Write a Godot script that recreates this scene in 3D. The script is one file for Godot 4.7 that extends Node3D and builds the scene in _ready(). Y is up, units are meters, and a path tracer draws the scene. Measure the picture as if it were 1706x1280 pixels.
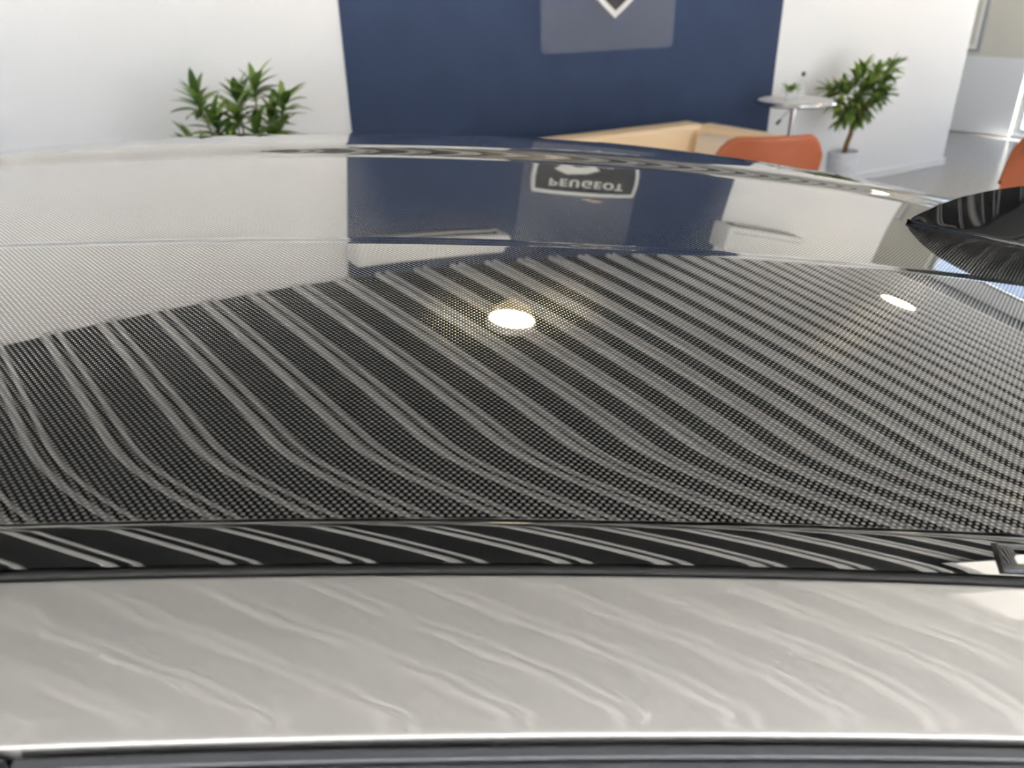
extends Node3D

# ---------------------------------------------------------------- place and camera
const EYE := Vector3(0.0, 1.6, 0.84683)
const TURN := 0.47682            # the room stands turned to the car
const RIBTURN := 0.60658         # direction of the ceiling ribs
const WALL := -4.6514            # back wall, measured along the room's own depth from the eye
const CEIL := 3.3975

# roof shape (car axes: x to the rear, z across)
const XA := -0.34553
const ZEDGE := 0.5580
const ZCR := 0.20179
const ROLL := 0.0015         # the roof panel rolls down at its sides

var M := {}
var used := {}
var rng := RandomNumberGenerator.new()


func _ready() -> void:
	rng.seed = 7
	camera_and_sky()
	materials()
	structure()
	ceiling_and_lamps()
	windows()
	car()
	furniture()
	small_things()


func camera_and_sky() -> void:
	var c := Camera3D.new()
	c.name = "camera"
	add_child(c)
	c.transform = Transform3D(Basis(Vector3(0.997950, -0.017187, 0.061654), Vector3(0.043029, 0.893256, -0.447484), Vector3(-0.047382, 0.449219, 0.892164)).orthonormalized(), EYE)
	c.near = 0.02
	c.far = 400.0
	var at := CameraAttributesPhysical.new()
	at.frustum_focal_length = 24.037
	at.frustum_near = 0.02
	at.frustum_far = 400.0
	at.frustum_focus_distance = 0.56
	at.exposure_aperture = 8.0
	c.attributes = at
	c.fov = 53.06
	c.current = true
	var sun := DirectionalLight3D.new()
	sun.name = "sun"
	sun.light_color = Color(1.0, 0.985, 0.96)
	sun.light_energy = 38.0
	sun.light_angular_distance = 0.53
	sun.shadow_enabled = true
	sun.sky_mode = DirectionalLight3D.SKY_MODE_LIGHT_ONLY
	add_child(sun)
	# high behind the photographer: it lights the paving and the floor by the windows
	var to_sun := Vector3(sin(TURN) * 0.55 + cos(TURN) * 0.12, 1.0, cos(TURN) * 0.55 - sin(TURN) * 0.12)
	sun.look_at_from_position(to_sun, Vector3.ZERO, Vector3.UP)
	var e := Environment.new()
	e.background_mode = Environment.BG_SKY
	var sky := Sky.new()
	var sm := ProceduralSkyMaterial.new()
	sm.sky_top_color = Color(0.46, 0.62, 0.86)
	sm.sky_horizon_color = Color(0.80, 0.88, 0.98)
	sm.sky_curve = 0.25
	sm.ground_horizon_color = Color(0.62, 0.62, 0.60)
	sm.ground_bottom_color = Color(0.36, 0.35, 0.34)
	sm.sky_energy_multiplier = 1.0
	sky.sky_material = sm
	e.sky = sky
	e.background_energy_multiplier = 2.2
	e.tonemap_mode = Environment.TONE_MAPPER_LINEAR
	e.tonemap_exposure = 1.28
	e.sdfgi_enabled = true
	e.ssao_enabled = true
	e.ssil_enabled = true
	var we := WorldEnvironment.new()
	we.name = "surroundings"
	we.environment = e
	add_child(we)


# ---------------------------------------------------------------- helpers
func numbered(called: String) -> String:
	if not used.has(called):
		used[called] = 0
		return called
	used[called] += 1
	return "%s_%03d" % [called, used[called]]


func W(u: float, y: float, n: float) -> Vector3:
	return Vector3(u * cos(TURN) + n * sin(TURN), y, EYE.z - u * sin(TURN) + n * cos(TURN))


func thing(called: String, label: String, category: String, at := Vector3.ZERO, turn := 0.0, group := "") -> Node3D:
	var o := Node3D.new()
	o.name = numbered(called)
	add_child(o)
	o.position = at
	o.rotation.y = turn
	o.set_meta("label", label)
	o.set_meta("category", category)
	if group:
		o.set_meta("group", group)
	return o


func part(called: String, mesh: Mesh, m: Material, parent: Node3D, xf := Transform3D()) -> MeshInstance3D:
	var o := MeshInstance3D.new()
	o.name = called
	o.mesh = mesh
	o.material_override = m
	o.transform = xf
	parent.add_child(o, true)
	return o


func struct(called: String, mesh: Mesh, m: Material, at := Vector3.ZERO, turn := 0.0, label := "") -> MeshInstance3D:
	var o := MeshInstance3D.new()
	o.name = called
	o.mesh = mesh
	o.material_override = m
	add_child(o, true)
	o.position = at
	o.rotation.y = turn
	o.set_meta("kind", "structure")
	if label:
		o.set_meta("label", label)
	return o


func start() -> SurfaceTool:
	var st := SurfaceTool.new()
	st.begin(Mesh.PRIMITIVE_TRIANGLES)
	return st


func tri(st: SurfaceTool, a: Vector3, b: Vector3, c: Vector3, out: Vector3) -> void:
	if (a - c).cross(a - b).dot(out) < 0.0:
		var k := b
		b = c
		c = k
	for p in [a, b, c]:
		st.add_vertex(p)


func quad(st: SurfaceTool, a: Vector3, b: Vector3, c: Vector3, d: Vector3, out: Vector3) -> void:
	tri(st, a, b, c, out)
	tri(st, a, c, d, out)


func flat(st: SurfaceTool) -> ArrayMesh:
	st.generate_normals()
	return st.commit()


func box(size: Vector3) -> BoxMesh:
	var b := BoxMesh.new()
	b.size = size
	return b


# a box with rounded edges, centred
func rbox(size: Vector3, r: float) -> ArrayMesh:
	var h := size / 2.0
	r = minf(r, minf(h.x, minf(h.y, h.z)) * 0.999)
	var vs := PackedVector3Array()
	var ns := PackedVector3Array()
	var ix := PackedInt32Array()
	for axis in 3:
		for sgn in [-1.0, 1.0]:
			var b := (axis + 1) % 3
			var c := (axis + 2) % 3
			var sb := [-h[b], -h[b] + r * 0.35, -h[b] + r, h[b] - r, h[b] - r * 0.35, h[b]]
			var sc := [-h[c], -h[c] + r * 0.35, -h[c] + r, h[c] - r, h[c] - r * 0.35, h[c]]
			var first := vs.size()
			for i in 6:
				for j in 6:
					var p := Vector3.ZERO
					p[axis] = sgn * h[axis]
					p[b] = sb[i]
					p[c] = sc[j]
					var q := p.clamp(-h + Vector3(r, r, r), h - Vector3(r, r, r))
					var n := (p - q).normalized()
					vs.append(q + n * r)
					ns.append(n)
			for i in 5:
				for j in 5:
					var k := first + i * 6 + j
					if sgn > 0:
						ix.append_array([k, k + 1, k + 7, k, k + 7, k + 6])
					else:
						ix.append_array([k, k + 7, k + 1, k, k + 6, k + 7])
	return arrays(vs, ns, ix)


func arrays(vs: PackedVector3Array, ns: PackedVector3Array, ix: PackedInt32Array, uv := PackedVector2Array()) -> ArrayMesh:
	var a := []
	a.resize(Mesh.ARRAY_MAX)
	# make every triangle face the way its normals point
	for t in range(0, ix.size(), 3):
		var p := vs[ix[t]]
		var q := vs[ix[t + 1]]
		var s := vs[ix[t + 2]]
		if (p - s).cross(p - q).dot(ns[ix[t]] + ns[ix[t + 1]] + ns[ix[t + 2]]) < 0.0:
			var k := ix[t + 1]
			ix[t + 1] = ix[t + 2]
			ix[t + 2] = k
	a[Mesh.ARRAY_VERTEX] = vs
	a[Mesh.ARRAY_NORMAL] = ns
	a[Mesh.ARRAY_INDEX] = ix
	if uv.size():
		a[Mesh.ARRAY_TEX_UV] = uv
	var m := ArrayMesh.new()
	m.add_surface_from_arrays(Mesh.PRIMITIVE_TRIANGLES, a)
	return m


# rows of points -> a smooth sheet; "up" tells which side is out
func sheet(rows: Array, up: Callable, uvscale := Vector2.ZERO, close := false) -> ArrayMesh:
	var nr := rows.size()
	var nc: int = rows[0].size()
	var vs := PackedVector3Array()
	var ns := PackedVector3Array()
	var uv := PackedVector2Array()
	var ix := PackedInt32Array()
	for i in nr:
		for j in nc:
			var p: Vector3 = rows[i][j]
			vs.append(p)
			var jn := (j + 1) % nc if close else mini(j + 1, nc - 1)
			var jp := (j - 1 + nc) % nc if close else maxi(j - 1, 0)
			var du: Vector3 = rows[mini(i + 1, nr - 1)][j] - rows[maxi(i - 1, 0)][j]
			var dv: Vector3 = rows[i][jn] - rows[i][jp]
			var n := du.cross(dv)
			if n.length() < 1e-12:
				n = up.call(p)
			n = n.normalized()
			if n.dot(up.call(p)) < 0.0:
				n = -n
			ns.append(n)
			uv.append(Vector2(p.x * uvscale.x, p.z * uvscale.y))
	var cols := nc if close else nc - 1
	for i in nr - 1:
		for j in cols:
			var a := i * nc + j
			var b := i * nc + (j + 1) % nc
			ix.append_array([a, b, b + nc, a, b + nc, a + nc])
	return arrays(vs, ns, ix, uv if uvscale != Vector2.ZERO else PackedVector2Array())


func lathe(profile: Array, seg := 28) -> ArrayMesh:
	var st := start()
	for i in profile.size() - 1:
		var a: Vector2 = profile[i]
		var b: Vector2 = profile[i + 1]
		var nrm := Vector2(b.y - a.y, a.x - b.x)   # outward for a profile that runs upwards
		for k in seg:
			var t0 := TAU * k / seg
			var t1 := TAU * (k + 1) / seg
			var d0 := Vector3(cos(t0), 0, sin(t0))
			var d1 := Vector3(cos(t1), 0, sin(t1))
			var out := (d0 + d1) * nrm.x + Vector3.UP * nrm.y
			st.set_smooth_group(i if profile.size() < 8 else 0)
			quad(st, d0 * a.x + Vector3.UP * a.y, d1 * a.x + Vector3.UP * a.y, d1 * b.x + Vector3.UP * b.y, d0 * b.x + Vector3.UP * b.y, out)
	return flat(st)


func tube(path: Array, radii: Array, seg := 10) -> ArrayMesh:
	var rows := []
	var centre := []
	for i in path.size():
		var p: Vector3 = path[i]
		var d: Vector3 = (path[mini(i + 1, path.size() - 1)] - path[maxi(i - 1, 0)]).normalized()
		var side := d.cross(Vector3(0.31, 0.12, 0.94)).normalized()
		var other := d.cross(side)
		var row := []
		for k in seg:
			var t := TAU * k / seg
			row.append(p + (side * cos(t) + other * sin(t)) * radii[i])
		rows.append(row)
		centre.append(p)
	var up := func(q: Vector3) -> Vector3:
		var best := Vector3.UP
		var near := 1e9
		for s in centre.size() - 1:
			var on: Vector3 = Geometry3D.get_closest_point_to_segment(q, centre[s], centre[s + 1])
			if on.distance_to(q) < near:
				near = on.distance_to(q)
				best = q - on
		return best
	return sheet(rows, up, Vector2.ZERO, true)


# a flat outline in x, y given a thickness along z, edges sharp
func slab(outline: PackedVector2Array, depth: float) -> ArrayMesh:
	var st := start()
	var ids := Geometry2D.triangulate_polygon(outline)
	st.set_smooth_group(-1)
	for t in range(0, ids.size(), 3):
		for s in [-1.0, 1.0]:
			var q := []
			for k in 3:
				var p := outline[ids[t + k]]
				q.append(Vector3(p.x, p.y, s * depth / 2.0))
			tri(st, q[0], q[1], q[2], Vector3(0, 0, s))
	var ccw := 1.0 if not Geometry2D.is_polygon_clockwise(outline) else -1.0
	for k in outline.size():
		var a := outline[k]
		var b := outline[(k + 1) % outline.size()]
		var out := Vector3(b.y - a.y, a.x - b.x, 0) * ccw
		quad(st, Vector3(a.x, a.y, -depth / 2), Vector3(b.x, b.y, -depth / 2), Vector3(b.x, b.y, depth / 2), Vector3(a.x, a.y, depth / 2), out)
	return flat(st)


func rounded(w: float, h: float, r: float, seg := 6) -> PackedVector2Array:
	var out := PackedVector2Array()
	for q in 4:
		var c := Vector2((w / 2 - r) * (1 if q in [0, 3] else -1), (h / 2 - r) * (1 if q < 2 else -1))
		for k in seg + 1:
			var t := PI / 2 * (q + float(k) / seg)
			out.append(c + Vector2(cos(t), sin(t)) * r)
	return out


func paint(c: Color, rough := 0.5, metal := 0.0) -> StandardMaterial3D:
	var m := StandardMaterial3D.new()
	m.albedo_color = c
	m.roughness = rough
	m.metallic = metal
	return m


func noise_tex(freq: float, seed_: int, lo: Color, hi: Color, size := 256) -> NoiseTexture2D:
	var n := FastNoiseLite.new()
	n.seed = seed_
	n.frequency = freq
	n.fractal_octaves = 4
	var t := NoiseTexture2D.new()
	t.noise = n
	t.width = size
	t.height = size
	t.seamless = true
	var g := Gradient.new()
	g.set_color(0, lo)
	g.set_color(1, hi)
	t.color_ramp = g
	return t


func noise_normal(freq: float, seed_: int, strength: float, size := 256) -> NoiseTexture2D:
	var n := FastNoiseLite.new()
	n.seed = seed_
	n.frequency = freq
	var t := NoiseTexture2D.new()
	t.noise = n
	t.width = size
	t.height = size
	t.seamless = true
	t.as_normal_map = true
	t.bump_strength = strength
	return t


# ---------------------------------------------------------------- materials
func materials() -> void:
	# woven carbon print under clear lacquer: one repeat is two cells by two
	var size := 64
	var col := Image.create(size, size, false, Image.FORMAT_RGB8)
	var nor := Image.create(size, size, false, Image.FORMAT_RGB8)
	var met := Image.create(size, size, false, Image.FORMAT_RGB8)
	for y in size:
		for x in size:
			var u := fposmod(x + 0.5, 32.0) / 32.0 * 2.0 - 1.0
			var v := fposmod(y + 0.5, 32.0) / 32.0 * 2.0 - 1.0
			var along_x: bool = (x / 32 + y / 32) % 2 == 0
			var c := Color(0.06, 0.06, 0.06)
			if along_x and absf(u) < 0.92 and absf(v) < 0.64:
				c = Color(0.60, 0.60, 0.595)
			col.set_pixel(x, y, c)
			met.set_pixel(x, y, Color(0.85, 0.85, 0.85) if c.r > 0.3 else Color(0.0, 0.0, 0.0))
			var bend := Vector3(u * 0.5, 0, 1) if along_x else Vector3(0, 0, 1)
			bend = bend.normalized() * 0.5 + Vector3(0.5, 0.5, 0.5)
			nor.set_pixel(x, y, Color(bend.x, bend.y, bend.z))
	var carbon := StandardMaterial3D.new()
	carbon.albedo_texture = ImageTexture.create_from_image(col)
	carbon.metallic = 1.0
	carbon.metallic_texture = ImageTexture.create_from_image(met)
	carbon.metallic_texture_channel = BaseMaterial3D.TEXTURE_CHANNEL_RED
	carbon.normal_enabled = true
	carbon.normal_texture = ImageTexture.create_from_image(nor)
	carbon.normal_scale = 0.3
	carbon.roughness = 0.13
	carbon.metallic_specular = 0.0
	carbon.clearcoat_enabled = true
	carbon.clearcoat = 1.0
	carbon.clearcoat_roughness = 0.0
	M.carbon = carbon
	var gloss := paint(Color(0.075, 0.076, 0.08), 0.03)
	gloss.metallic_specular = 0.7
	gloss.clearcoat_enabled = true
	gloss.clearcoat = 1.0
	gloss.clearcoat_roughness = 0.0
	M.gloss_black = gloss
	var silver := paint(Color(0.735, 0.728, 0.718), 0.46, 0.75)
	silver.clearcoat_enabled = true
	silver.clearcoat = 1.0
	silver.clearcoat_roughness = 0.0
	silver.albedo_texture = noise_tex(0.4, 3, Color(0.965, 0.965, 0.965), Color(1, 1, 1))
	silver.uv1_triplanar = true
	silver.uv1_scale = Vector3(22, 22, 22)
	M.silver = silver
	M.rubber = paint(Color(0.29, 0.30, 0.32), 0.4)
	M.black = paint(Color(0.03, 0.03, 0.03), 0.7)
	var tint := paint(Color(0.06, 0.07, 0.075), 0.03)
	M.car_glass = tint
	M.fin_black = paint(Color(0.05, 0.052, 0.056), 0.03)
	M.fin_black.metallic_specular = 0.36
	M.tyre = paint(Color(0.13, 0.13, 0.13), 0.8)
	M.alloy = paint(Color(0.7, 0.7, 0.71), 0.3, 1.0)
	var wall := paint(Color(0.93, 0.93, 0.93), 0.8)
	wall.normal_enabled = true
	wall.normal_texture = noise_normal(0.12, 5, 1.5)
	wall.normal_scale = 0.15
	wall.uv1_triplanar = true
	wall.uv1_scale = Vector3(1.6, 1.6, 1.6)
	M.wall = wall
	var blue := paint(Color(0.215, 0.265, 0.37), 0.85)
	blue.metallic_specular = 0.25
	blue.albedo_texture = noise_tex(0.02, 11, Color(0.95, 0.95, 0.95), Color(1, 1, 1))
	blue.uv1_triplanar = true
	blue.uv1_scale = Vector3(0.5, 0.5, 0.5)
	M.blue = blue
	var floor := paint(Color(1, 1, 1), 0.22)
	floor.albedo_texture = noise_tex(0.05, 21, Color(0.595, 0.59, 0.585), Color(0.655, 0.65, 0.645), 512)
	floor.uv1_triplanar = true
	floor.uv1_scale = Vector3(0.7, 0.7, 0.7)
	M.floor = floor
	M.deck = paint(Color(0.15, 0.15, 0.15), 0.6)
	M.rib = paint(Color(0.95, 0.95, 0.945), 0.5)
	M.white = paint(Color(0.93, 0.93, 0.925), 0.35)
	M.board = paint(Color(0.93, 0.94, 0.95), 0.3)
	M.beige_wall = paint(Color(0.84, 0.83, 0.79), 0.8)
	M.frame = paint(Color(0.62, 0.64, 0.66), 0.4, 0.3)
	var pane := paint(Color(1, 1, 1, 0.06), 0.0)
	pane.transparency = BaseMaterial3D.TRANSPARENCY_ALPHA
	M.pane = pane
	var sheet_glass := paint(Color(1, 1, 1, 0.04), 0.0)
	sheet_glass.transparency = BaseMaterial3D.TRANSPARENCY_ALPHA
	sheet_glass.metallic_specular = 0.27
	M.sign_glass = sheet_glass
	M.asphalt = paint(Color(0.66, 0.65, 0.63), 0.9)
	var glow := paint(Color(1, 0.96, 0.88), 0.5)
	glow.emission_enabled = true
	glow.emission = Color(1.0, 0.90, 0.72)
	glow.emission_energy_multiplier = 25.0
	M.glow = glow
	var panel := paint(Color(0.95, 0.95, 0.95), 0.5)
	panel.emission_enabled = true
	panel.emission = Color(1.0, 0.97, 0.92)
	panel.emission_energy_multiplier = 2.4
	M.panel_glow = panel
	M.chrome = paint(Color(0.86, 0.86, 0.87), 0.12, 1.0)
	M.slot = paint(Color(0.12, 0.12, 0.12), 0.6)
	M.crest_black = paint(Color(0.05, 0.05, 0.055), 0.4)
	M.crest_light = paint(Color(0.86, 0.86, 0.85), 0.4)
	M.leather = leather(Color(0.645, 0.345, 0.215), 31)
	M.tan = leather(Color(0.96, 0.86, 0.71), 32)
	M.cushion = leather(Color(0.90, 0.85, 0.78), 33)
	M.leaf = []
	for c in [Color(0.31, 0.41, 0.18), Color(0.40, 0.50, 0.22), Color(0.23, 0.32, 0.16), Color(0.52, 0.60, 0.29)]:
		var l := paint(c, 0.38)
		l.backlight_enabled = true
		l.backlight = Color(0.22, 0.3, 0.08)
		M.leaf.append(l)
	var bark := paint(Color(1, 1, 1), 0.85)
	bark.albedo_texture = noise_tex(0.06, 41, Color(0.40, 0.29, 0.18), Color(0.60, 0.47, 0.31))
	bark.uv1_triplanar = true
	bark.uv1_scale = Vector3(6, 2, 6)
	M.bark = bark
	var pot := paint(Color(1, 1, 1), 0.7)
	pot.albedo_texture = noise_tex(0.03, 42, Color(0.86, 0.87, 0.89), Color(0.95, 0.95, 0.96))
	pot.uv1_triplanar = true
	pot.uv1_scale = Vector3(2, 2, 2)
	M.pot = pot
	M.soil = paint(Color(0.22, 0.16, 0.12), 0.95)
	var glass := paint(Color(0.93, 0.97, 0.96, 0.15), 0.0)
	glass.transparency = BaseMaterial3D.TRANSPARENCY_ALPHA
	M.glass = glass


func leather(c: Color, seed_: int) -> StandardMaterial3D:
	var m := paint(c, 0.45)
	m.normal_enabled = true
	m.normal_texture = noise_normal(0.08, seed_, 4.0)
	m.normal_scale = 0.3
	m.uv1_triplanar = true
	m.uv1_scale = Vector3(7, 7, 7)
	return m


# ---------------------------------------------------------------- the room
func wbox(called: String, u0: float, u1: float, y0: float, y1: float, n0: float, n1: float, m: Material, label := "") -> MeshInstance3D:
	return struct(called, box(Vector3(u1 - u0, y1 - y0, n1 - n0)), m, W((u0 + u1) / 2, (y0 + y1) / 2, (n0 + n1) / 2), TURN, label)


func structure() -> void:
	wbox("floor", -6.7, 10.2, -0.2, 0.0, -10.2, 4.1, M.floor, "grey vinyl showroom floor")
	wbox("wall_back", -6.7, 7.85, 0.0, 3.432, WALL - 0.2, WALL - 0.001, M.wall, "white back wall of the showroom")
	wbox("wall_feature", 1.64, 5.224, 0.0, 3.432, WALL - 0.001, WALL + 0.012, M.blue, "navy blue painted stretch of the back wall")
	wbox("wall_left", -6.7, -6.5, 0.0, 3.432, WALL, -3.0, M.wall, "white side wall left of the car")
	wbox("wall_side", 9.9, 10.1, 0.0, 3.432, -2.88, 4.0, M.wall, "white side wall right of the car")
	wbox("wall_corridor", 7.65, 7.849, 0.0, 3.432, -10.0, WALL - 0.2, M.wall, "white return wall of the passage")
	wbox("wall_end", 7.65, 10.2, 0.0, 3.432, -10.2, -10.0, M.wall, "white wall at the end of the passage")
	wbox("wall_right", 9.9, 10.2, 0.0, 3.432, -10.0, -5.12, M.beige_wall, "pale beige wall across the passage")
	wbox("trim_1", 9.88, 9.9, 0.02, 0.875, -10.0, -5.12, M.board, "white board along the foot of the passage wall")
	wbox("baseboard_back", 5.224, 7.87, 0.0, 0.07, WALL - 0.001, WALL + 0.015, M.white, "white baseboard under the right stretch of wall")
	var g := struct("ground_outside", box(Vector3(120, 0.2, 120)), M.asphalt, Vector3(0, -0.31, 0), TURN, "grey paving outside the windows")
	g.name = "ground_outside"


func ceiling_and_lamps() -> void:
	var c := wbox("ceiling", -6.7, 10.2, CEIL + 0.034, CEIL + 0.26, -10.2, 4.1, M.deck, "dark steel deck ceiling with white ribs")
	var inv := c.transform.affine_inverse()
	var s := RIBTURN - TURN
	for k in range(-29, 38):
		var U := 0.301 + 0.3062 * k
		var v0 := (WALL + 0.02 + sin(s) * U) / cos(s)
		var v1 := (3.6 + sin(s) * U) / cos(s)
		var u0 := U * cos(s) + v0 * sin(s)
		if u0 > 7.95:
			v0 = (-9.9 + sin(s) * U) / cos(s)
		if U * cos(s) + v0 * sin(s) < -6.4 or U * cos(s) + v1 * sin(s) > 9.75:
			continue
		var st := start()
		st.set_smooth_group(-1)
		for b in [[0.0, 0.017, 0.020], [0.074, 0.011, 0.013]]:
			var prof := [Vector2(b[0] - b[2], 0.034), Vector2(b[0] - b[1], 0.004), Vector2(b[0] - b[1] + 0.004, 0.0), Vector2(b[0] + b[1] - 0.004, 0.0), Vector2(b[0] + b[1], 0.004), Vector2(b[0] + b[2], 0.034)]
			for i in 5:
				var p: Vector2 = prof[i]
				var q: Vector2 = prof[i + 1]
				quad(st, Vector3(p.x, p.y, v0), Vector3(q.x, q.y, v0), Vector3(q.x, q.y, v1), Vector3(p.x, p.y, v1), Vector3((p.x + q.x) / 2 - b[0], (p.y + q.y) / 2 - 0.05, 0))
		var world := Transform3D(Basis(Vector3.UP, RIBTURN), Vector3(U * cos(RIBTURN), CEIL, EYE.z - U * sin(RIBTURN)))
		part("ceiling_rib", flat(st), M.rib, c, inv * world)
	var spots := [
		[Vector3(0.472, CEIL, -3.31), 0.15, "round warm ceiling lamp above the middle of the car roof"],
		[Vector3(4.587, CEIL, -5.53), 0.17, "round warm ceiling lamp beyond the rear of the car, near the passage"],
		[Vector3(5.31, CEIL, -3.05), 0.15, "round warm ceiling lamp right of the car, facing the glass sign"],
	]
	for a in spots:
		var r: float = a[1]
		var t := thing("ceiling_lamp", a[2], "lamp", a[0] - Vector3(0, 0.03, 0), 0.0, "round ceiling lamps")
		part("housing", lathe([Vector2(r, 0.0), Vector2(r + 0.012, -0.004), Vector2(r + 0.015, 0.02), Vector2(r + 0.015, 0.06), Vector2(0.0, 0.06)]), M.white, t)
		part("lamp_disc", lathe([Vector2(0.0, 0.004), Vector2(r, 0.004), Vector2(r, 0.012), Vector2(0.0, 0.012)]), M.glow, t)
		var l := SpotLight3D.new()
		l.name = "lamp_light"
		l.light_color = Color(1.0, 0.90, 0.72)
		l.light_energy = 0.35
		l.light_size = r * 0.9
		l.spot_range = 20.0
		l.spot_attenuation = 2.0
		l.spot_angle = 70.0
		l.shadow_enabled = true
		l.rotation.x = -PI / 2
		l.position = Vector3(0, -0.02, 0)
		t.add_child(l)
	panel_lamp(Vector3(2.78, CEIL - 0.055, -0.46), "long white ceiling light panel above the rear of the car")


func panel_lamp(at: Vector3, label: String) -> void:
	var t := thing("panel_lamp", label, "lamp", at, TURN)
	part("lamp_tray", rbox(Vector3(1.54, 0.05, 0.38), 0.01), M.white, t, Transform3D(Basis(), Vector3(0, 0.028, 0)))
	part("lamp_diffuser", box(Vector3(1.50, 0.006, 0.34)), M.panel_glow, t)
	var l := AreaLight3D.new()
	l.name = "panel_light"
	l.area_size = Vector2(1.5, 0.34)
	l.light_energy = 0.15
	l.light_color = Color(1.0, 0.97, 0.92)
	l.area_range = 20.0
	l.area_attenuation = 2.0
	l.shadow_enabled = true
	l.rotation.x = -PI / 2
	l.position = Vector3(0, -0.008, 0)
	t.add_child(l)


func glazing(called: String, width: float, height: float, at: Vector3, turn: float, label: String) -> void:
	var t := Node3D.new()
	t.name = called
	add_child(t)
	t.position = at
	t.rotation.y = turn
	t.set_meta("kind", "structure")
	t.set_meta("label", label)
	part("window_pane", box(Vector3(width - 0.08, height - 0.08, 0.012)), M.pane, t, Transform3D(Basis(), Vector3(0, height / 2, 0)))
	for s in [-1, 1]:
		part("window_frame", box(Vector3(0.06, height, 0.1)), M.frame, t, Transform3D(Basis(), Vector3(s * (width / 2 - 0.03), height / 2, 0)))
		part("window_frame", box(Vector3(width - 0.12, 0.06, 0.1)), M.frame, t, Transform3D(Basis(), Vector3(0, height / 2 + s * (height / 2 - 0.03), 0)))


func windows() -> void:
	# glazed front behind the photographer, and the glazed side at the right
	wbox("wall_front", -6.7, 10.2, 3.10, 3.432, 3.75, 3.95, M.wall, "white lintel above the shop windows")
	wbox("trim_2", -6.7, 10.2, 0.0, 0.12, 3.75, 3.95, M.frame, "low grey sill under the shop windows")
	wbox("wall_front_side", 7.62, 10.2, 0.12, 3.10, 3.75, 3.95, M.wall, "white wall right of the shop windows")
	for k in 7:
		glazing("window_%d" % (k + 1), 2.0, 2.98, W(-5.5 + 2.02 * k, 0.12, 3.85), TURN, "tall shop window pane behind the photographer")
	wbox("trim_3", 9.9, 10.1, 3.10, 3.432, -5.12, -2.88, M.wall, "white lintel above the side window")
	wbox("trim_4", 9.9, 10.1, 0.0, 0.05, -5.12, -2.88, M.frame, "low grey sill under the side window")
	glazing("window_8", 2.2, 3.05, W(10.0, 0.05, -4.0), TURN + PI / 2, "tall side window beside the passage")
	wbox("trim_5", -6.7, -6.5, 3.10, 3.432, -3.0, 3.75, M.wall, "white lintel above the left windows")
	wbox("trim_6", -6.7, -6.5, 0.0, 0.05, -3.0, 3.75, M.frame, "low grey sill under the left windows")
	for k in 3:
		glazing("window_%d" % (k + 9), 2.2, 3.05, W(-6.6, 0.05, -1.87 + 2.24 * k), TURN + PI / 2, "tall window left of the car")


# ---------------------------------------------------------------- the car
func along(x: float) -> float:
	var X := x - XA
	return X * X / (2.0 * 5.67832) - 0.00447 * X * X * X + 0.01164 * X * X * X * X


func zedge(x: float) -> float:
	return ZEDGE + 0.01681 * (x - XA) * (x - XA)


func across(z: float) -> float:
	var a := absf(z)
	var low := 0.04669 * a * a / 2.0
	var e := maxf(a - ZCR, 0.0)
	var high := 0.04669 * ZCR * ZCR / 2.0 + 0.04249 * e + 0.08559 * e * e / 2.0 + 0.17576 * e * e * e / 3.0
	if z > 0.0:
		return lerpf(low, high - 0.00414, smoothstep(ZCR - 0.028, ZCR + 0.008, a))
	return lerpf(low, high - 0.0115 + 0.078 * e * e, smoothstep(ZCR - 0.004, ZCR + 0.072, a))


func roof_y(x: float, z: float) -> float:
	var d := maxf(absf(z) - (zedge(x) - 0.06), 0.0) / 0.06
	return 1.6 - 0.18056 - along(x) - across(z) - ROLL * d * d * d


func edge_y(x: float, s: float) -> float:
	return 1.6 - 0.18056 - along(x) - across(s * zedge(x)) - ROLL + 0.001


func roof_point(x: float, z: float) -> Vector3:
	return Vector3(x, roof_y(x, z), z)


# stretch of the side of the roof: a profile of (outwards, down) from the edge of the roof panel
func side_sheet(profile: Array, x0: float, x1: float, steps: int, s: float, lift := 0.0) -> ArrayMesh:
	var rows := []
	for i in steps + 1:
		var x := lerpf(x0, x1, float(i) / steps)
		var row := []
		for p in profile:
			row.append(Vector3(x, edge_y(x, s) + p.y + lift, s * (zedge(x) + p.x)))
		rows.append(row)
	return sheet(rows, func(_p: Vector3) -> Vector3: return Vector3(0, 1, s * 0.7))


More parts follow.
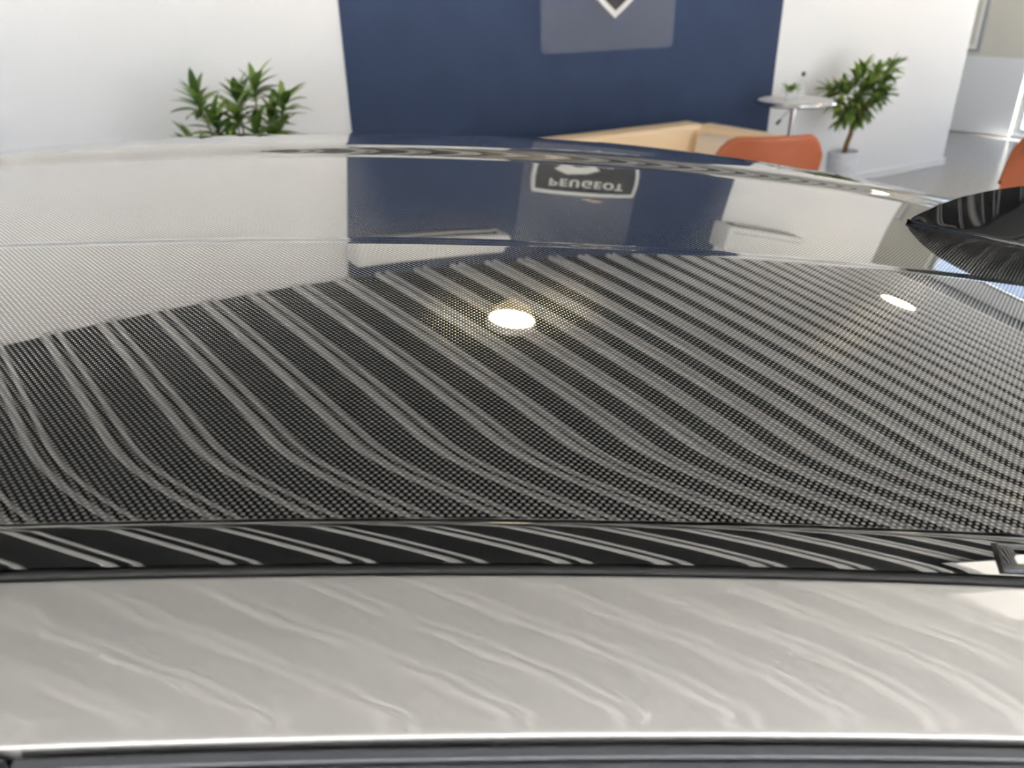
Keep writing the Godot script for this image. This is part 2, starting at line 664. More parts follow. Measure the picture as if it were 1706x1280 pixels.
func car() -> void:
	var t := thing("car", "silver car with glossy black carbon weave roof parked across the foreground", "car")
	var X0 := -1.05
	var X1 := 1.15
	# roof panel
	var ss := []
	for k in range(-100, 101):
		ss.append(k / 100.0)
	for k in 24:
		for s in [-1.0, 1.0]:
			ss.append(s * (0.298 + 0.082 * k / 24.0))
			ss.append(s * (0.955 + 0.045 * k / 24.0))
	ss.sort()
	var vs := PackedVector3Array()
	var ns := PackedVector3Array()
	var uv := PackedVector2Array()
	var ix := PackedInt32Array()
	var nx := 110
	for i in nx + 1:
		var x := lerpf(X0, X1, float(i) / nx)
		for s in ss:
			var z: float = s * zedge(x)
			vs.append(roof_point(x, z))
			var h := 0.0004
			var gx := (roof_y(x + h, z) - roof_y(x - h, z)) / (2 * h)
			var gz := (roof_y(x, z + h) - roof_y(x, z - h)) / (2 * h)
			ns.append(Vector3(-gx, 1, -gz).normalized())
			uv.append(Vector2(x / 0.0038, z / 0.0046))
	var nc := ss.size()
	for i in nx:
		for j in nc - 1:
			var a := i * nc + j
			ix.append_array([a, a + 1, a + 1 + nc, a, a + 1 + nc, a + nc])
	var roof := part("roof_panel", arrays(vs, ns, ix, uv), M.carbon, t)
	roof.set_meta("label", "glossy roof panel with a fine carbon weave print")
	var strip := [Vector2(0.0006, -0.006), Vector2(0.0007, -0.0026), Vector2(0.0011, -0.0016), Vector2(0.0020, -0.0012), Vector2(0.0032, -0.00125)]
	for k in 12:
		var q: Vector2 = strip[strip.size() - 1]
		strip.append(q + Vector2(0.00178, -0.00178 * tan(deg_to_rad(9.0 + 0.68 * k))))
	var lip := [Vector2(0.0242, -0.0072), Vector2(0.0249, -0.0071), Vector2(0.0256, -0.0070), Vector2(0.0266, -0.0074), Vector2(0.0272, -0.0079), Vector2(0.0274, -0.0088), Vector2(0.0274, -0.0120)]
	var rail := [Vector2(0.0278, -0.016), Vector2(0.0278, -0.0112), Vector2(0.0280, -0.0100), Vector2(0.0286, -0.0095), Vector2(0.0294, -0.0094), Vector2(0.0302, -0.0095), Vector2(0.0340, -0.0104), Vector2(0.0380, -0.0114), Vector2(0.0417, -0.0124), Vector2(0.0469, -0.01388), Vector2(0.0521, -0.0155), Vector2(0.0569, -0.0172), Vector2(0.0616, -0.0190), Vector2(0.0661, -0.0208), Vector2(0.0704, -0.0227), Vector2(0.0745, -0.0246), Vector2(0.0784, -0.0265), Vector2(0.0813, -0.02795), Vector2(0.0841, -0.02945), Vector2(0.0862, -0.03055), Vector2(0.0880, -0.03147), Vector2(0.0892, -0.03212), Vector2(0.0898, -0.0326), Vector2(0.0901, -0.0333), Vector2(0.0902, -0.0345), Vector2(0.0902, -0.0372), Vector2(0.0897, -0.0390), Vector2(0.0885, -0.0410)]
	var seal := [Vector2(0.0885, -0.0440), Vector2(0.0922, -0.0440), Vector2(0.0926, -0.0362), Vector2(0.0930, -0.0352), Vector2(0.0937, -0.0349), Vector2(0.0950, -0.0353), Vector2(0.0962, -0.0358), Vector2(0.0966, -0.0357), Vector2(0.0970, -0.0360), Vector2(0.0971, -0.0385)]
	var frame := [Vector2(0.0971, -0.0400), Vector2(0.0976, -0.0380), Vector2(0.0990, -0.0376), Vector2(0.1040, -0.0398), Vector2(0.1100, -0.0440), Vector2(0.1140, -0.0500), Vector2(0.1150, -0.0640)]
	for s in [1.0, -1.0]:
		part("roof_moulding", side_sheet(strip, X0, X1, 110, s), M.gloss_black, t).set_meta("label", "gloss black moulding along the roof edge")
		part("moulding_lip", side_sheet(lip, X0, X1, 110, s), M.black, t)
		var cap := part("rail_mount_cover", hatch(s), M.gloss_black, t)
		cap.set_meta("label", "small gloss black cover let into the roof moulding")
		part("cover_gap", hatch_gap(s), M.black, cap)
		part("roof_side_rail", side_sheet(rail, X0, X1, 110, s), M.silver, t).set_meta("label", "silver painted rail between roof and door")
		part("door_seal", side_sheet(seal, -0.1690, 0.75, 60, s), M.rubber, t).set_meta("label", "dark rubber seal above the door")
		part("door_seal", side_sheet(seal, X0, -0.1732, 40, s), M.rubber, t)
		part("door_frame", side_sheet(frame, -0.1690, 0.75, 60, s), M.rubber, t)
		part("door_frame", side_sheet(frame, X0, -0.1732, 40, s), M.rubber, t)
		# dark lining behind the seals so that the joint reads as a gap
		part("roof_lining", side_sheet([Vector2(0.0, -0.012), Vector2(0.06, -0.030), Vector2(0.0885, -0.046), Vector2(0.115, -0.066)], X0, X1, 60, s), M.black, t)
	antenna(t)
	lower_body(t, X0, X1)


func hatch(s: float) -> ArrayMesh:
	var rows := []
	var n := 26
	for i in n + 1:
		var f := float(i) / n
		var row := []
		for p in [[0.0076, -0.00172, -0.0008], [0.0079, -0.00178, 0.0007], [0.0086, -0.0019, 0.0014], [0.0096, -0.0020, 0.0016], [0.0120, -0.00247, 0.0016], [0.0160, -0.00335, 0.0016], [0.0200, -0.00447, 0.0016], [0.0216, -0.0051, 0.0015], [0.0224, -0.0053, 0.0011], [0.0230, -0.0055, 0.0004], [0.0234, -0.0057, -0.0008]]:
			var x := lerpf(0.2405 + (p[0] - 0.0076) * -0.33, 0.44, f)
			var edge := clampf(minf((x - (0.2405 + (p[0] - 0.0076) * -0.33)) / 0.0012, (0.44 - x) / 0.0012), 0.0, 1.0)
			row.append(Vector3(x, edge_y(x, s) + p[1] + lerpf(-0.0008, p[2], sqrt(edge)), s * (zedge(x) + p[0])))
		rows.append(row)
	for k in [1, 2]:
		var extra := []
		for j in rows[0].size():
			extra.append(rows[0][j].lerp(rows[3][j] if k == 2 else rows[1][j], 0.15 * k))
		# a tighter row close to the front end keeps that edge crisp
		if k == 1:
			for j in extra.size():
				var x: float = rows[0][j].x + 0.0013
				extra[j] = Vector3(x, rows[1][j].y + along(rows[1][j].x) - along(x), rows[0][j].z)
			rows.insert(1, extra)
	return sheet(rows, func(_p: Vector3) -> Vector3: return Vector3(0, 1, s * 0.3))


func hatch_gap(s: float) -> ArrayMesh:
	var rows := []
	for i in 21:
		var row := []
		for p in [[0.0068, -0.00162], [0.0076, -0.00172], [0.0160, -0.00335], [0.0234, -0.0057], [0.0241, -0.0060]]:
			var x := lerpf(0.2390 + (p[0] - 0.0076) * -0.33, 0.442, i / 20.0)
			row.append(Vector3(x, edge_y(x, s) + p[1] + 0.00012, s * (zedge(x) + p[0])))
		rows.append(row)
	return sheet(rows, func(_p: Vector3) -> Vector3: return Vector3(0, 1, s * 0.3))


func antenna(t: Node3D) -> void:
	var zc := -0.042
	var rise := [[0.0, 0.0015], [0.004, 0.006], [0.029, 0.0225], [0.057, 0.0370], [0.092, 0.0507], [0.132, 0.0632], [0.17, 0.0715], [0.205, 0.0755], [0.222, 0.0735], [0.236, 0.060], [0.246, 0.034], [0.252, 0.004]]
	var wide := [0.0015, 0.004, 0.0105, 0.0165, 0.022, 0.0265, 0.0295, 0.0305, 0.030, 0.029, 0.027, 0.024]
	var rows := []
	for i in 49:
		var f := i / 48.0 * (rise.size() - 1)
		var k := mini(int(f), rise.size() - 2)
		var g := f - k
		var dx := lerpf(rise[k][0], rise[k + 1][0], g)
		var h := lerpf(rise[k][1], rise[k + 1][1], g)
		var w := lerpf(wide[k], wide[k + 1], g)
		var x := 0.533 + dx
		var row := []
		for j in 33:
			var a := PI * j / 32.0
			var cz := cos(a)
			var zz := signf(cz) * cz * cz * w
			var yy := pow(sin(a), 1.95) * h
			row.append(Vector3(x, roof_y(x, zc) + 0.003 + yy, zc + zz))
		rows.append(row)
	var fin := part("antenna_fin", sheet(rows, func(p: Vector3) -> Vector3: return Vector3(-0.2 if p.x < 0.74 else 1.0, 0.35, (p.z - zc) * 60.0)), M.fin_black, t)
	fin.set_meta("label", "gloss black shark fin antenna")
	var base := []
	for i in 49:
		var f := i / 48.0 * (rise.size() - 1)
		var k := mini(int(f), rise.size() - 2)
		var g := f - k
		var x: float = 0.5312 + lerpf(rise[k][0], rise[k + 1][0], g) * 1.012
		var w := lerpf(wide[k], wide[k + 1], g) + 0.0022
		var row := []
		for p in [[-1.0, -0.004], [-1.0, 0.0022], [-0.97, 0.0036], [-0.9, 0.0042], [0.0, 0.0046], [0.9, 0.0042], [0.97, 0.0036], [1.0, 0.0022], [1.0, -0.004]]:
			row.append(Vector3(x, roof_y(x, zc) + p[1], zc + p[0] * w))
		base.append(row)
	part("antenna_base", sheet(base, func(p: Vector3) -> Vector3: return Vector3(0, 0.02, p.z - zc)), M.fin_black, fin)


# what hangs below the roof: glass, pillars, body and wheels
func lower_body(t: Node3D, X0: float, X1: float) -> void:
	var yb := func(x: float) -> float: return 0.985 + 0.03 * (x + 1.0) / 2.0
	for s in [1.0, -1.0]:
		var rows := []
		for i in 41:
			var x := lerpf(X0, X1, i / 40.0)
			var top := Vector3(x, 1.6 - 0.18056 - along(x) - across(zedge(x)) - 0.062, s * (zedge(x) + 0.115))
			var low := Vector3(x, yb.call(x), s * 0.86)
			var row := []
			for k in 5:
				var p: Vector3 = top.lerp(low, k / 4.0)
				p.z += s * 0.015 * sin(PI * k / 4.0)
				row.append(p)
			rows.append(row)
		part("side_window", sheet(rows, func(_p: Vector3) -> Vector3: return Vector3(0, 0.3, s)), M.car_glass, t)
	for e in [[X0, -1.78, 0.98], [X1, 1.62, 1.02]]:
		var rows := []
		for i in 13:
			var f := i / 12.0
			var x := lerpf(e[0], e[1], f)
			var row := []
			for k in 25:
				var q := k / 12.0 - 1.0
				var top_y := roof_y(e[0], q * 0.56)
				var z := lerpf(0.675, 0.86, f) * q
				row.append(Vector3(x + (absf(q) * absf(q) * 0.10 * (1.0 if e[0] < 0 else -1.0)) * f, lerpf(top_y, e[2], f) + 0.05 * sin(PI * f) * (1.0 - 0.5 * q * q) - lerpf(0.06, 0.0, f) * pow(absf(q), 6), z))
			rows.append(row)
		part("windscreen" if e[0] < 0 else "rear_window", sheet(rows, func(_p: Vector3) -> Vector3: return Vector3(signf(e[0]) * 0.4, 1, 0)), M.car_glass, t)
	# lofted lower body
	var stations := [[-2.62, 0.55, 0.40, 0.62], [-2.55, 0.72, 0.28, 0.72], [-2.3, 0.84, 0.22, 0.84], [-1.78, 0.90, 0.20, 0.98], [-1.0, 0.92, 0.20, 0.985], [0.2, 0.92, 0.20, 1.0], [1.15, 0.92, 0.20, 1.015], [1.6, 0.90, 0.22, 1.02], [1.72, 0.84, 0.26, 0.98], [1.78, 0.66, 0.36, 0.86]]
	var rows := []
	for a in stations:
		var row := []
		for k in 32:
			var g := TAU * k / 32.0
			var cz := signf(cos(g)) * pow(absf(cos(g)), 0.35)
			var sy := signf(sin(g)) * pow(absf(sin(g)), 0.4)
			row.append(Vector3(a[0], (a[2] + a[3]) / 2 + sy * (a[3] - a[2]) / 2, cz * a[1]))
		rows.append(row)
	part("body", sheet(rows, func(p: Vector3) -> Vector3: return Vector3(0.001 * p.x, p.y - 0.6, p.z), Vector2.ZERO, true), M.silver, t)
	for x in [-1.72, 0.98]:
		for s in [1.0, -1.0]:
			var tyre := part("tyre", lathe([Vector2(0.21, -0.10), Vector2(0.29, -0.11), Vector2(0.318, -0.08), Vector2(0.318, 0.08), Vector2(0.29, 0.11), Vector2(0.21, 0.10)]), M.tyre, t, Transform3D(Basis(Vector3.RIGHT, PI / 2), Vector3(x, 0.318, s * 0.83)))
			part("wheel_rim", lathe([Vector2(0.0, -0.07), Vector2(0.205, -0.095), Vector2(0.21, 0.0), Vector2(0.205, 0.095), Vector2(0.0, 0.07)]), M.alloy, tyre)


# ---------------------------------------------------------------- furniture behind the car
func furniture() -> void:
	sign_on_wall()
	air_unit(W(2.22, 2.71, WALL + 0.015), 1.20, 0.53, "large white air conditioner high on the blue wall by its left edge")
	air_unit(W(5.66, 2.50, WALL + 0.015), 1.10, 0.30, "slim white air conditioner across the right edge of the blue wall")
	sofa()
	chair(W(3.45, 0.0, -3.14), TURN - 0.40, 0.90, 0.09, "brown leather chair seen from behind beside the corner sofa")
	chair(W(4.62, 0.0, -2.12), TURN + 1.75, 0.86, 0.24, "brown leather chair turned sideways behind the antenna")
	table()
	plant_in_pot("potted_plant", Vector3(3.17, 0, -5.62), "small tree with bare trunk in a grey pot beside the table", 0.40, [0.105, 0.128], 1)
	plant_in_pot("potted_plant", Vector3(-1.12, 0, -3.30), "bushy green plant in front of the white wall at the left", 0.50, [0.14, 0.18], 0)


func sign_on_wall() -> void:
	var mid := 3.52
	var lo := 1.262
	var hi := 2.86
	var t := thing("wall_sign", "glass sign with a black and white lion crest on the blue wall", "sign", W(mid, lo, WALL + 0.012), TURN)
	var h := hi - lo
	part("glass_pane", slab(rounded(1.12, h, 0.035), 0.010), M.sign_glass, t, Transform3D(Basis(), Vector3(0, h / 2, 0.045)))
	for sx in [-1, 1]:
		for sy in [h * 0.52, h - 0.06]:
			part("standoff", lathe([Vector2(0.0, 0.0), Vector2(0.012, 0.0), Vector2(0.012, 0.038), Vector2(0.0, 0.039)], 16), M.chrome, t, Transform3D(Basis(Vector3.RIGHT, PI / 2), Vector3(sx * 0.50, sy, 0.0)))
	# crest: outline measured from its lowest point
	var half := [Vector2(0, 0), Vector2(0.10, 0.072), Vector2(0.20, 0.150), Vector2(0.30, 0.240), Vector2(0.385, 0.335), Vector2(0.448, 0.44), Vector2(0.492, 0.55), Vector2(0.515, 0.66), Vector2(0.520, 0.76), Vector2(0.510, 0.85), Vector2(0.497, 0.895), Vector2(0.34, 0.911), Vector2(0.17, 0.919), Vector2(0, 0.922)]
	var outer := PackedVector2Array()
	for p in half:
		outer.append(p)
	for k in range(half.size() - 2, 0, -1):
		outer.append(Vector2(-half[k].x, half[k].y))
	var inner: PackedVector2Array = Geometry2D.offset_polygon(outer, -0.036)[0]
	var base := Vector3(0.022, 1.6 - 0.138 - lo, 0)
	var crest := part("crest", slab(outer, 0.012), M.crest_light, t, Transform3D(Basis(), base + Vector3(0, 0, 0.058)))
	crest.set_meta("label", "white rim of the crest")
	part("crest_field", slab(inner, 0.012), M.crest_black, crest, Transform3D(Basis(), Vector3(0, 0, 0.003)))
	var tm := TextMesh.new()
	var f := SystemFont.new()
	f.font_names = PackedStringArray(["Droid Sans"])
	f.font_weight = 700
	tm.font = f
	tm.text = "PEUGEOT"
	tm.font_size = 64
	tm.pixel_size = 0.0016
	tm.depth = 0.006
	part("lettering", tm, M.crest_light, crest, Transform3D(Basis().scaled(Vector3(1.62, 1.0, 1.0)), Vector3(0.0, 0.795, 0.010)))
	# stylised lion head in profile: tufts of mane, brow, muzzle and jaw
	var shapes := [
		[[-0.33, 0.66], [-0.21, 0.71], [-0.02, 0.69], [0.10, 0.64], [0.05, 0.60], [-0.12, 0.63], [-0.24, 0.60]],
		[[-0.40, 0.56], [-0.30, 0.62], [-0.20, 0.58], [-0.27, 0.53], [-0.34, 0.50]],
		[[-0.37, 0.45], [-0.26, 0.52], [-0.17, 0.50], [-0.24, 0.43], [-0.30, 0.38]],
		[[-0.28, 0.33], [-0.20, 0.42], [-0.12, 0.42], [-0.17, 0.33], [-0.20, 0.26]],
		[[0.08, 0.60], [0.22, 0.60], [0.34, 0.52], [0.36, 0.46], [0.26, 0.45], [0.22, 0.51], [0.12, 0.54]],
		[[0.02, 0.52], [0.10, 0.53], [0.15, 0.50], [0.08, 0.48]],
		[[0.16, 0.44], [0.25, 0.42], [0.33, 0.43], [0.31, 0.38], [0.22, 0.36], [0.14, 0.39]],
		[[0.02, 0.34], [0.14, 0.33], [0.27, 0.34], [0.20, 0.27], [0.10, 0.22], [0.04, 0.27]],
		[[-0.11, 0.24], [-0.04, 0.36], [0.02, 0.25], [0.03, 0.14], [-0.04, 0.17]],
	]
	for s in shapes:
		var pts := PackedVector2Array()
		for p in s:
			pts.append(Vector2(p[0], p[1]))
		part("lion_head_piece", slab(pts, 0.006), M.crest_light, crest, Transform3D(Basis(), Vector3(0, 0, 0.011)))


func air_unit(at: Vector3, w: float, h: float, label: String) -> void:
	var t := thing("air_conditioner", label, "air conditioner", at, TURN, "wall mounted air conditioners")
	var d := 0.22
	part("casing", rbox(Vector3(w, h, d), 0.035), M.white, t, Transform3D(Basis(), Vector3(0, h / 2, d / 2)))
	var slot := part("air_outlet", box(Vector3(w * 0.84, 0.012, 0.10)), M.slot, t, Transform3D(Basis(), Vector3(0, -0.001, d * 0.55)))
	part("vane", rbox(Vector3(w * 0.80, 0.008, 0.05), 0.003), M.white, slot, Transform3D(Basis(Vector3.RIGHT, 0.5), Vector3(0, -0.012, 0.02)))
	part("panel_joint", box(Vector3(w * 0.9, 0.006, 0.004)), M.slot, t, Transform3D(Basis(), Vector3(0, h * 0.24, d)))


func sofa() -> void:
	var t := thing("corner_sofa", "tan leather corner sofa against the blue wall", "sofa", W(3.2, 0, -4.0), TURN)
	# own axes: x along the wall, z into the room
	part("backrest", rbox(Vector3(2.35, 0.46, 0.20), 0.035), M.tan, t, Transform3D(Basis(), Vector3(-0.18, 0.53, -0.40)))
	part("seat", rbox(Vector3(2.30, 0.20, 0.70), 0.04), M.tan, t, Transform3D(Basis(), Vector3(-0.20, 0.34, 0.03)))
	part("plinth", box(Vector3(2.25, 0.22, 0.62)), M.black, t, Transform3D(Basis(), Vector3(-0.20, 0.13, 0.0)))
	part("side_backrest", rbox(Vector3(0.18, 0.46, 0.95), 0.035), M.tan, t, Transform3D(Basis(), Vector3(1.02, 0.52, 0.10)))
	part("cushion", rbox(Vector3(0.12, 0.36, 0.70), 0.05), M.cushion, t, Transform3D(Basis(Vector3.BACK, -0.14), Vector3(0.88, 0.53, 0.10)))
	for p in [Vector2(-1.25, -0.28), Vector2(-1.25, 0.28), Vector2(0.9, -0.28), Vector2(0.9, 0.28)]:
		part("foot", box(Vector3(0.05, 0.04, 0.05)), M.black, t, Transform3D(Basis(), Vector3(p.x, 0.02, p.y)))


func chair(at: Vector3, turn: float, top: float, lean: float, label: String) -> void:
	# seen from behind: the back of the shell faces +z
	var t := thing("leather_chair", label, "chair", at, turn, "brown leather visitor chairs")
	var rows := []
	for i in 15:
		var f := i / 14.0
		var row := []
		for k in 21:
			var q := k / 10.0 - 1.0
			var corner := pow(maxf(absf(q) - 0.62, 0.0) / 0.38, 2.4) * 0.10 * f
			var y := lerpf(0.45, top, f) - corner
			row.append(Vector3(q * lerpf(0.27, 0.30, f) * (1.0 - 0.03 * pow(f, 8)), y, 0.20 + lean * f - 0.09 * q * q))
		rows.append(row)
	var st := start()
	for side in [0.0, -0.045]:
		for i in 14:
			for k in 20:
				var o := Vector3(0, 0, side)
				st.set_smooth_group(0 if side == 0.0 else 1)
				quad(st, rows[i][k] + o, rows[i][k + 1] + o, rows[i + 1][k + 1] + o, rows[i + 1][k] + o, Vector3(0, 0, 1 if side == 0.0 else -1))
	st.set_smooth_group(2)
	var edge := Vector3(0, 0, -0.045)
	for k in 20:
		quad(st, rows[14][k], rows[14][k + 1], rows[14][k + 1] + edge, rows[14][k] + edge, Vector3.UP)
		quad(st, rows[0][k], rows[0][k + 1], rows[0][k + 1] + edge, rows[0][k] + edge, Vector3.DOWN)
	for i in 14:
		quad(st, rows[i][0], rows[i + 1][0], rows[i + 1][0] + edge, rows[i][0] + edge, Vector3.LEFT)
		quad(st, rows[i][20], rows[i + 1][20], rows[i + 1][20] + edge, rows[i][20] + edge, Vector3.RIGHT)
	part("backrest", flat(st), M.leather, t)
	# rounded welt along the top edge
	var path := []
	var radii := []
	for k in 21:
		path.append(rows[14][k] + edge / 2)
		radii.append(0.0235)
	for i in range(13, 5, -1):
		path.append(rows[i][20] + edge / 2)
		radii.append(0.0235)
	for i in range(13, 5, -1):
		path.insert(0, rows[i][0] + edge / 2)
		radii.append(0.0235)
	part("welt", tube(path, radii, 12), M.leather, t)
	part("seat", rbox(Vector3(0.54, 0.10, 0.50), 0.045), M.leather, t, Transform3D(Basis(), Vector3(0, 0.44, -0.05)))
	for sx in [-1, 1]:
		for sz in [-1, 1]:
			part("leg", tube([Vector3(sx * 0.20, 0.40, -0.05 + sz * 0.19), Vector3(sx * 0.24, 0.0, -0.05 + sz * 0.24)], [0.013, 0.010], 10), M.chrome, t)


func table() -> void:
	var at := Vector3(2.55, 0, -5.28)
	var t := thing("bar_table", "round white bar table with chrome rim in front of the blue wall edge", "table", at)
	part("table_top", lathe([Vector2(0.0, 0.828), Vector2(0.285, 0.828), Vector2(0.285, 0.856), Vector2(0.0, 0.858)], 48), M.white, t)
	var ring := []
	var rr := []
	for k in 49:
		ring.append(Vector3(cos(TAU * k / 48.0), 0, sin(TAU * k / 48.0)) * 0.287 + Vector3(0, 0.842, 0))
		rr.append(0.018)
	part("rim", tube(ring, rr, 12), M.chrome, t)
	part("stem", lathe([Vector2(0.0, 0.02), Vector2(0.030, 0.02), Vector2(0.030, 0.45), Vector2(0.022, 0.46), Vector2(0.022, 0.83), Vector2(0.0, 0.83)], 24), M.chrome, t)
	part("foot_plate", lathe([Vector2(0.0, 0.0), Vector2(0.22, 0.0), Vector2(0.22, 0.010), Vector2(0.05, 0.028), Vector2(0.0, 0.028)], 40), M.chrome, t)
	var lever := part("height_lever", tube([Vector3(-0.02, 0.80, 0.02), Vector3(-0.06, 0.77, 0.03), Vector3(-0.12, 0.715, 0.05)], [0.006, 0.006, 0.006], 8), M.chrome, t)
	part("lever_knob", tube([Vector3(-0.115, 0.72, 0.05), Vector3(-0.145, 0.69, 0.058)], [0.010, 0.013], 10), M.black, lever)
	# on the table
	var b := thing("bottle", "clear glass bottle with a dark cap on the bar table", "bottle", at + Vector3(0.05, 0.858, -0.03))
	part("bottle_glass", lathe([Vector2(0.0, 0.0), Vector2(0.032, 0.0), Vector2(0.034, 0.01), Vector2(0.034, 0.10), Vector2(0.027, 0.125), Vector2(0.014, 0.15), Vector2(0.012, 0.175), Vector2(0.0, 0.176)], 24), M.glass, b)
	part("cap", lathe([Vector2(0.0, 0.165), Vector2(0.015, 0.165), Vector2(0.015, 0.195), Vector2(0.0, 0.197)], 18), M.black, b)
	var v := thing("glass_vase", "small glass vase with green sprigs on the bar table", "vase", at + Vector3(-0.075, 0.858, 0.06))
	part("vase_glass", lathe([Vector2(0.0, 0.0), Vector2(0.030, 0.0), Vector2(0.034, 0.07), Vector2(0.032, 0.07), Vector2(0.028, 0.004), Vector2(0.0, 0.004)], 24), M.glass, v)
	var leaf := leaf_mesh(0.075, 0.022, 0.02)
	for k in 22:
		var d := Vector3(rng.randf_range(-1, 1), rng.randf_range(0.3, 1.6), rng.randf_range(-1, 1)).normalized()
		part("leaf", leaf, M.leaf[1 + 2 * (k % 2)], v, leaf_at(Vector3(0, 0.055, 0) + d * rng.randf_range(0.0, 0.03), d))


func leaf_mesh(length: float, width: float, droop: float) -> ArrayMesh:
	var rows := []
	for i in 8:
		var f := i / 7.0
		var w := width / 2 * pow(sin(PI * clampf(0.10 + 0.90 * f, 0.0, 1.0)), 0.75) + 0.0004
		var y := -droop * f * f
		rows.append([Vector3(-w, y + w * 0.35, f * length), Vector3(0, y, f * length), Vector3(w, y + w * 0.35, f * length)])
	return sheet(rows, func(_p: Vector3) -> Vector3: return Vector3.UP)


func leaf_at(p: Vector3, d: Vector3) -> Transform3D:
	var side := Vector3.UP.cross(d)
	if side.length() < 0.05:
		side = Vector3.RIGHT
	side = side.normalized()
	return Transform3D(Basis(side, d.cross(side), d).orthonormalized().rotated(d, rng.randf_range(-0.5, 0.5)), p)


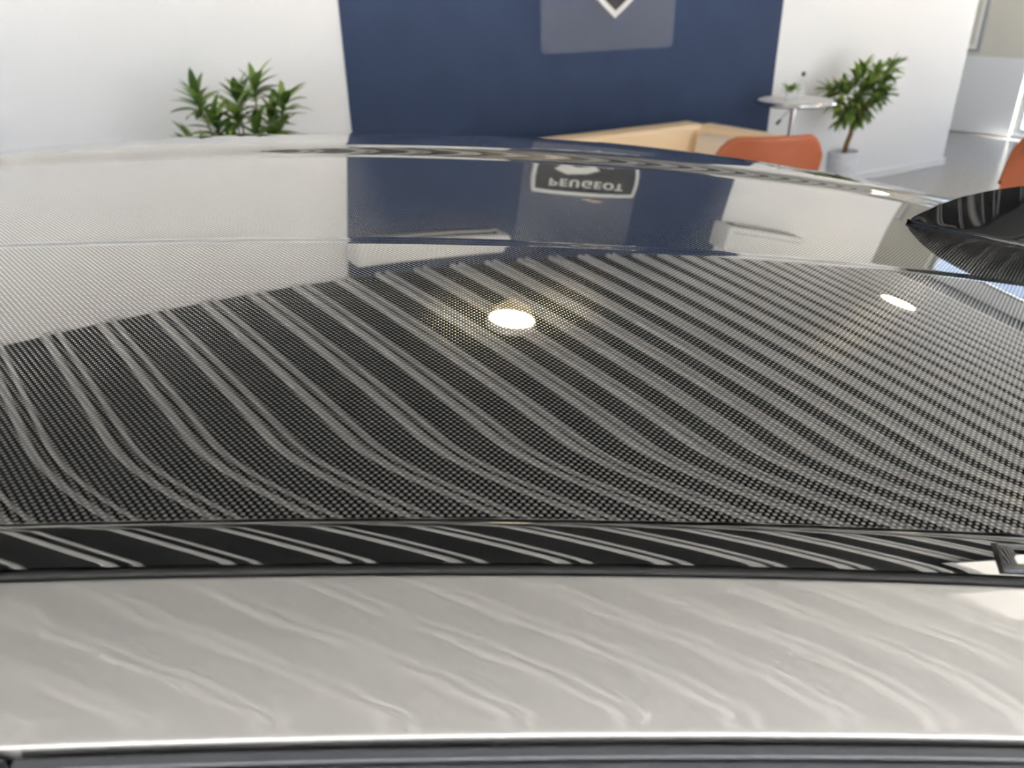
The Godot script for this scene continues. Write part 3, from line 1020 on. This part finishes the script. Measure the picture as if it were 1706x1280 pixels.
func plant_in_pot(called: String, at: Vector3, label: String, pot_h: float, pot_r: Array, kind: int) -> void:
	var t := thing(called, label, "plant", at, 0.0, "potted plants")
	part("pot", lathe([Vector2(0.0, 0.0), Vector2(pot_r[0], 0.0), Vector2(pot_r[1], pot_h - 0.01), Vector2(pot_r[1] - 0.004, pot_h), Vector2(pot_r[1] - 0.014, pot_h), Vector2(pot_r[1] - 0.018, pot_h - 0.04), Vector2(0.0, pot_h - 0.04)], 36), M.pot, t)
	part("soil", lathe([Vector2(0.0, pot_h - 0.05), Vector2(pot_r[1] - 0.022, pot_h - 0.05), Vector2(pot_r[1] - 0.024, pot_h - 0.03), Vector2(0.0, pot_h - 0.022)], 24), M.soil, t)
	if kind == 1:
		# bent trunk and a dense crown of whorls
		part("trunk", tube([Vector3(0.0, 0.35, 0), Vector3(0.015, 0.46, 0), Vector3(0.03, 0.54, 0.01), Vector3(0.03, 0.62, 0.0), Vector3(0.06, 0.72, 0.0)], [0.024, 0.021, 0.019, 0.018, 0.012], 10), M.bark, t)
		var tips := [Vector3(-0.255, 0.905, 0.02), Vector3(-0.19, 0.80, 0.05), Vector3(-0.12, 0.90, -0.02), Vector3(-0.10, 0.74, 0.08), Vector3(-0.02, 0.82, 0.10), Vector3(0.0, 0.98, 0.0), Vector3(0.03, 0.68, 0.06), Vector3(0.05, 0.90, 0.08), Vector3(0.08, 1.04, -0.02), Vector3(0.14, 0.78, 0.07), Vector3(0.13, 0.95, 0.06), Vector3(0.20, 1.02, 0.0), Vector3(0.24, 0.86, 0.04), Vector3(0.31, 0.84, -0.02), Vector3(0.33, 1.06, 0.0), Vector3(-0.06, 0.66, 0.0), Vector3(0.16, 0.70, -0.05), Vector3(-0.02, 0.90, -0.10), Vector3(0.18, 0.90, -0.10), Vector3(0.24, 0.95, 0.08)]
		var leaves := [leaf_mesh(0.135, 0.046, 0.03), leaf_mesh(0.11, 0.040, 0.035)]
		for q in tips:
			var p: Vector3 = Vector3(q.x * 0.88 - 0.005, q.y - 0.01, q.z)
			var fork := Vector3(0.03, 0.60, 0.0).lerp(p, 0.25)
			part("branch", tube([Vector3(0.035, 0.63, 0.0), fork, p], [0.010, 0.006, 0.003], 6), M.bark, t)
			whorl(t, p, (p - Vector3(0.04, 0.72, 0)).normalized(), 14, leaves)
	else:
		var tips := [Vector3(-0.20, 1.25, 0.05), Vector3(0.10, 1.30, 0.0), Vector3(0.24, 1.22, 0.02), Vector3(-0.26, 1.02, 0.06), Vector3(-0.12, 1.14, 0.08), Vector3(0.0, 1.18, 0.09), Vector3(0.10, 1.12, 0.12), Vector3(0.19, 1.08, 0.08), Vector3(0.22, 0.98, 0.05), Vector3(-0.05, 1.02, 0.13), Vector3(0.06, 1.00, 0.16), Vector3(0.15, 1.16, -0.08), Vector3(-0.02, 1.24, -0.06), Vector3(-0.14, 0.98, 0.10), Vector3(0.14, 0.94, 0.14), Vector3(0.04, 0.90, 0.16), Vector3(-0.10, 0.90, 0.12), Vector3(0.20, 0.88, 0.05)]
		var leaves := [leaf_mesh(0.155, 0.040, 0.05), leaf_mesh(0.125, 0.034, 0.03), leaf_mesh(0.14, 0.046, 0.07)]
		for q in tips:
			var p: Vector3 = Vector3(q.x * 0.94, q.y - 0.075, q.z)
			var foot := Vector3(p.x * 0.18, 0.44, p.z * 0.3)
			part("stem", tube([foot, foot.lerp(p, 0.6) + Vector3(0, 0.05, 0), p], [0.009, 0.006, 0.003], 6), M.bark, t)
			whorl(t, p, (p - foot).normalized(), 16, leaves)


func whorl(t: Node3D, tip: Vector3, axis: Vector3, count: int, leaves: Array) -> void:
	var side := axis.cross(Vector3(0.2, 0.1, 1.0)).normalized()
	var other := axis.cross(side)
	for k in count:
		var a := 2.4 * k + rng.randf_range(-0.3, 0.3)
		var open := lerpf(0.25, 1.35, float(k) / count) + rng.randf_range(-0.12, 0.12)
		var d := axis * cos(open) + (side * cos(a) + other * sin(a)) * sin(open)
		part("leaf", leaves[k % leaves.size()], M.leaf[rng.randi() % 4], t, leaf_at(tip - axis * 0.075 * k / count, d.normalized()))


# ---------------------------------------------------------------- small things by the passage
func small_things() -> void:
	var t := thing("picture", "narrow framed picture on the passage wall", "picture", W(9.88, 0.93, -5.87), TURN - PI / 2)
	# own axes: x along the wall, z into the room
	part("frame", box(Vector3(0.30, 0.95, 0.03)), M.frame, t, Transform3D(Basis(), Vector3(0.0, 0.475, 0.005)))
	part("mount", box(Vector3(0.255, 0.91, 0.012)), M.white, t, Transform3D(Basis(), Vector3(0.0, 0.475, 0.018)))
	var print_ := part("print", box(Vector3(0.15, 0.80, 0.006)), M.beige_wall, t, Transform3D(Basis(), Vector3(0.02, 0.475, 0.026)))
	for p in [Vector3(-0.03, 0.10, 0.05), Vector3(-0.045, -0.10, 0.22), Vector3(0.0, -0.16, 0.10), Vector3(0.02, 0.18, 0.04)]:
		part("print_mark", rbox(Vector3(0.022, p.z, 0.002), 0.0009), M.slot, print_, Transform3D(Basis(), Vector3(p.x, p.y, 0.003)))
